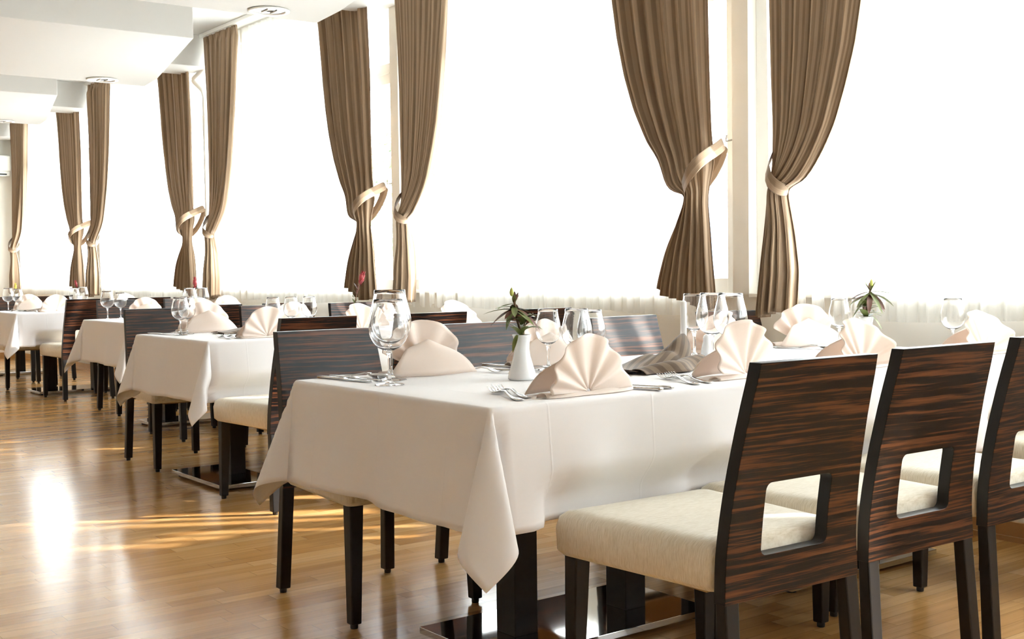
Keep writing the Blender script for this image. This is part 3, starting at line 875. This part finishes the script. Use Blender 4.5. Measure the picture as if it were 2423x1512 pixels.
cut('knife', 2.165, 2.35, 105, 'second knife right of the front fan napkin, nearer the brown runner')
cut('fork', 2.362, 2.37, 70, 'left fork of the pair in front of the twisted napkin')
cut('fork', 2.415, 2.38, 72, 'right fork of the pair in front of the twisted napkin')
cut('knife', 1.705, 3.08, -82, 'leftmost knife at the corner of the nearest table, beside a chair back')
cut('knife', 1.745, 3.08, -82, 'knife beside the spoon, left of the foreground glass')
cut('spoon', 1.775, 3.12, -78, 'steel spoon left of the tall foreground glass')
cut('fork', 2.165, 3.035, -84, 'fork left of the white vase, beside the napkin seen from behind')
cut('knife', 2.315, 3.09, -84, 'knife behind the white vase')
cut('spoon', 2.285, 2.95, -60, 'spoon just right of the white vase foot')
cut('knife', 3.62, 3.06, -80, 'knife lying by the napkin below the right-hand curtain')
cut('spoon', 3.635, 2.965, -70, 'spoon lying by the napkin below the right-hand curtain')
cut('fork', 2.408, 5.56, 78, 'left fork on the second table before the brown runner')
cut('fork', 2.455, 5.565, 80, 'right fork on the second table, its handle towards the near edge')
cut('knife', 2.32, 6.17, -80, 'knife at the far left corner of the second table')
cut('spoon', 2.37, 6.13, -78, 'spoon left of the two glasses on the second table')
cut('spoon', 2.93, 11.40, -75, 'dark spoon at the foot of the glass on the fourth table')
cut('fork', 3.012, 11.02, 78, 'tiny fork on the fourth table near its front edge')

# ------------------------------------------------------------------ vases and flowers
def vase(x, y, label, sc=1.):
    def mk():
        t = empty('bud_vase', (0, 0, 0))
        MB().lathe([(0,.0),(.036,.0),(.0405,.003),(.041,.008),(.038,.022),(.031,.045),(.0245,.068),(.0215,.088),(.0220,.105),(.0250,.122),(.0272,.129),(.0255,.1295),(.0225,.120),(.0198,.100),(.020,.080),(.0,.040)], 48).build('body', M_china, t)
        return t
    place('vase', mk, (x, y, ZT), 0, label, 'vase', 'white china bud vases', sc)
vase(2.083, 2.72, 'white flared china vase with the green and red plant, nearest table')
vase(3.218, 5.70, 'white vase holding the red protea on the second table')
vase(3.652, 2.70, 'white vase washed out by the window at the right, holding a leafy plant')
vase(3.379, 8.30, 'white vase behind the glasses of the third table, holding a red flower')
vase(3.477, 11.30, 'small white vase on the fourth table with a dark red flower')
vase(3.53, 13.7, 'tiny white vase on the farthest table with yellow petals')
def bushy(x, y, seed, label, spread=1., wash=0):
    t = tag(empty('leafy_sprig', (x, y, ZT+.10)), label, 'plant'); t.scale = (1.14, 1.14, 1.05); rg = random.Random(seed)
    H = .10
    st = MB().tube([(0,0,-.05),(.004,.0,.02),(-.012,.004,.07),(-.022,.0,H+.02)], .0032, 7)
    st.tube([(.004,0,-.04),(.010,.004,.05),(.018,.002,.075)], .0022, 6); st.build('stem', M_stem, t)
    g = MB(); top = Vector((-.022, 0, H+.015))
    k = 15
    for i in range(k):                          # whorl of long drooping leaves under the tip
        a = 2*PI*i/k+rg.uniform(-.2, .2); e = rg.uniform(-.75, .12)
        p = top+Vector((0, 0, -.02*rg.random()))
        g.leaf(p, (cos(a), sin(a), e), rg.uniform(.058, .088)*spread, rg.uniform(.0075, .0112), rg.uniform(.05, .4), rg.choice([0,0,0,1,1]))
    for i in range(7):                          # upright shorter leaves
        a = rg.uniform(0, 6.28)
        g.leaf(top, (cos(a)*.6, sin(a)*.6, 1), rg.uniform(.025, .045)*spread, .005, .0, rg.choice([0,1]))
    for i in range(15):                         # lower leaves out of the vase neck
        a = rg.uniform(0, 6.28); z = rg.uniform(.02, .07)
        g.leaf((0, 0, z), (cos(a), sin(a), rg.uniform(.2, 1.1)), rg.uniform(.05, .08), rg.uniform(.008, .012), .3, 0)
    g.leaf((-.022, -.01, .028), (-.5,-.3,-.6), .045, .006, .3, 0)
    g.build('leaves', [M_leaf, M_leafred], t)
    MB().lathe([(0,0),(.004,.004),(.0055,.011),(.004,.019),(0,.026)], 12, (top.x-.008, top.y, top.z+.018)).build('bud', M_lime, t)
    return t
bushy(2.083, 2.72, 21, 'green and dark red leafy sprig in the foreground white vase')
b2 = bushy(3.652, 2.70, 33, 'leafy sprig with radiating tips, bleached by the bright right-hand window', 1.15); b2.rotation_euler.z = 1.2
def protea(x, y, seed, label, lean, petal, sc=1., h=.17):
    t = tag(empty('flower_sprig', (x, y, ZT+.07)), label, 'flower', 'single flowers in bud vases'); rg = random.Random(seed)
    pts = [Vector((lean*(q*q), .1*lean*q, h*q)) for q in [k/8 for k in range(9)]]
    MB().tube(pts, .0028, 7).build('stem', M_stem, t)
    g = MB()
    for i in range(16):
        q = rg.uniform(.3, .95); p = pts[int(q*8)]; a = i*2.4
        g.leaf(p, (cos(a)*.55, sin(a)*.55, 1.), rg.uniform(.035, .055), .0045, .05, 0 if q < .7 else 1)
    g.build('leaves', [M_leaf, M_leafred], t)
    f = MB(); c = pts[-1]; d = Vector((lean*1.2, 0, h)).normalized()
    for ring_, (n, op, Ll) in enumerate([(6, .22, .050), (7, .36, .044), (7, .52, .034)]):
        for i in range(n):
            a = 2*PI*i/n+ring_*.5
            v = d+(Vector((cos(a), sin(a), 0))*op)
            f.leaf(c-d*.012*ring_, v, Ll*sc, .0085*sc, -.12, 0, cup=.5)
    f.lathe([(0,-.004),(.010*sc,.004),(.013*sc,.016*sc),(.010*sc,.030*sc),(0,.042*sc)], 12, tuple(c))
    f.build('flower_head', petal, t)
protea(3.218, 5.70, 3, 'red protea leaning right in front of the curtain by the second pier', .055, M_red, 1.15, .195)
protea(3.379, 8.30, 4, 'pinkish red flower above the glasses of the third table', .0, M_red, 1.1, .17)
protea(3.477, 11.30, 6, 'dark red flower tip above the glasses of the fourth table', -.03, M_red, .9, .16)
protea(3.53, 13.7, 9, 'small yellow flower at the far left, before the corner curtain', .0, M_yellow, 1.1, .12)

# ------------------------------------------------------------------ candle, salt pot, runners
t = tag(empty('taper_candle', (2.866, 2.85, ZT)), 'white taper candle standing left of the wine glass cluster', 'candle')
MB().lathe([(0,.0),(.0105,.0),(.0105,.198),(.009,.203),(.003,.205),(0,.204)], 28).build('wax', M_candle, t)
MB().tube([(0,0,.203),(.001,0,.211)], .0008, 6).build('wick', M_wick, t)
t = tag(empty('saucer', (2.975, 2.83, ZT)), 'small white saucer under the salt pot, right end of the brown runner', 'saucer')
MB().lathe([(0,.001),(.026,.001),(.030,.003),(.047,.008),(.049,.0095),(.046,.0095),(.030,.006),(0,.005)], 40).build('dish', M_china, t)
t = tag(empty('salt_shaker', (2.967, 2.838, ZT+.006)), 'rounded white salt pot on the saucer behind the glasses', 'salt shaker')
MB().lathe([(0,.0),(.019,.0),(.021,.003),(.0215,.02),(.019,.040),(.0145,.055),(.0135,.062),(.0145,.070),(.012,.078),(.006,.082),(0,.083)], 32).build('body', M_china, t)
t = tag(empty('pepper_shaker', (3.001, 2.815, ZT+.006)), 'second, half-hidden white shaker on the same saucer', 'pepper shaker')
MB().lathe([(0,.0),(.013,.0),(.014,.003),(.013,.030),(.010,.045),(.006,.052),(0,.053)], 28).build('body', M_china, t)

def runner(x, y, rz, Ln, W, hgt, seed, label):
    """a long cloth laid in loose folds: a low standing fold in front, a twisted ridge behind that rises to a knot"""
    rg = random.Random(seed); ph = [rg.uniform(0, 6.28) for _ in range(8)]
    t = tag(empty('table_runner', (x, y, ZT), rz), label, 'table runner', 'brown striped runners')
    def A(i, j):
        u = i/80; v = j/30
        s = Ln*u
        prof = [(0,.003),(.10,.75),(.22,1.),(.34,.80),(.46,.25),(.6,.12),(.8,.18),(1,.03)]
        env = .35+.65*sstep(u/.35)*(1-.55*sstep((u-.82)/.18))
        z = interp(prof, v)*hgt*.85*env+.002+.006*sin(u*9+ph[0]+v*4)*sin(PI*v)
        yy = (v-.35)*W*(.75+.25*sin(u*3+ph[1]))-.03*sin(u*3.2)+.012*sin(u*13+ph[2])*(1-v)
        return (s, yy, max(.0015, z))
    MB().grid(A, 81, 31, 0, lambda i, j: (i/80*Ln*1.3+j*.0022, 0)).build('lower_layer', M_runner, t, solid=.002, offset=0)
    def B2(i, j):
        u = i/80; v = j/28
        s = Ln*lerp(.02, 1.08, u)
        peak = hgt*(.25+1.55*sstep((u-.05)/.85)-.9*sstep((u-.93)/.07))
        a = PI*1.02*v
        tw = 1.4*sstep((u-.3)/.6)
        c, z0 = cos(a), max(0, sin(a))**.85
        cr = sin(v*9+tw*2.2)*.16+sin(v*17+u*7+ph[4])*.07
        yy = W*(.30-.12*u)*c+.045+.02*u+W*.10*sin(u*6+ph[3])
        z = .006+peak*z0*(1+cr)*(1-.30*math.exp(-((u-.62)/.07)**2))
        return (s+.02*sin(a*2+u*4), yy, max(.003, z))
    MB().grid(B2, 81, 29, 0, lambda i, j: (i/80*Ln*.75+j*.0125, 0)).build('twisted_fold', M_runner, t, solid=.002, offset=0)
runner(2.41, 2.60, R(17), .40, .20, .043, 2, 'crumpled brown striped runner on the nearest table, twisted up at its right end')
runner(2.54, 5.92, R(8), .46, .22, .024, 5, 'flat brown striped runner across the second table, between two napkins')
runner(3.00, 11.36, R(0), .34, .18, .020, 7, 'dark brown runner lying on the fourth table behind its napkins')
# ================================================================== light and camera
W = bpy.data.worlds.new('sky'); SC.world = W; W.use_nodes = True
nt = W.node_tree; bg = nt.nodes['Background']
tc = nt.nodes.new('ShaderNodeTexCoord'); sp = nt.nodes.new('ShaderNodeSeparateXYZ'); nt.links.new(tc.outputs['Generated'], sp.inputs[0])
cr = nt.nodes.new('ShaderNodeValToRGB'); nt.links.new(sp.outputs[2], cr.inputs[0])
e = cr.color_ramp.elements; e[0].position = 0.; e[0].color = (.88, .945, 1., 1); e[1].position = .6; e[1].color = (.70, .84, 1., 1)
nt.links.new(cr.outputs[0], bg.inputs[0]); bg.inputs[1].default_value = SKY
s = bpy.data.lights.new('sun', 'SUN'); s.energy = SUN; s.angle = R(1.5); s.color = (1., .965, .90)
so = bpy.data.objects.new('sun', s); COL.objects.link(so)
d = Vector((-.86*cos(R(28)), .51*cos(R(28)), -sin(R(28))))
so.rotation_euler = d.to_track_quat('-Z', 'Y').to_euler()
# portals in the window openings only tell the renderer where the sky comes in
def portal(loc, rot, sx, sy):
    l = bpy.data.lights.new('portal', 'AREA'); l.shape = 'RECTANGLE'; l.size = sx; l.size_y = sy
    l.cycles.is_portal = True
    o = bpy.data.objects.new('portal', l); COL.objects.link(o); o.location = loc; o.rotation_euler = rot
for a, b in zip(COLS, COLS[1:]): portal((XW+.26, (a+b)/2, 1.97), (0, R(90), 0), 2.06, b-a-.1)
cam = bpy.data.cameras.new('camera'); co = bpy.data.objects.new('camera', cam); COL.objects.link(co)
cam.sensor_width = 36; cam.lens = 36*2826.8/2423; cam.clip_start = .05; cam.clip_end = 500
ya, pi_, ro = R(36.99), R(2.352), R(.761)
fw = Vector((sin(ya), cos(ya), 0)); rt = Vector((cos(ya), -sin(ya), 0))
F_ = fw*cos(pi_)-Vector((0, 0, 1))*sin(pi_); U_ = fw*sin(pi_)+Vector((0, 0, 1))*cos(pi_)
r2 = rt*cos(ro)-U_*sin(ro); u2 = U_*cos(ro)+rt*sin(ro)
M = Matrix((r2, u2, -F_)).transposed().to_4x4(); M.translation = Vector((0, 0, 1.066))
co.matrix_world = M
SC.camera = co
SC.view_settings.view_transform = 'Standard'; SC.view_settings.look = 'None'
SC.view_settings.gamma = 1.; SC.view_settings.use_curve_mapping = False
SC.view_settings.exposure = EXPO
cy = SC.cycles
cy.use_denoising = True
cy.max_bounces = 14; cy.diffuse_bounces = 6; cy.glossy_bounces = 6; cy.transmission_bounces = 12; cy.transparent_max_bounces = 16
cy.sample_clamp_indirect = 12.
cy.caustics_reflective = False; cy.caustics_refractive = True
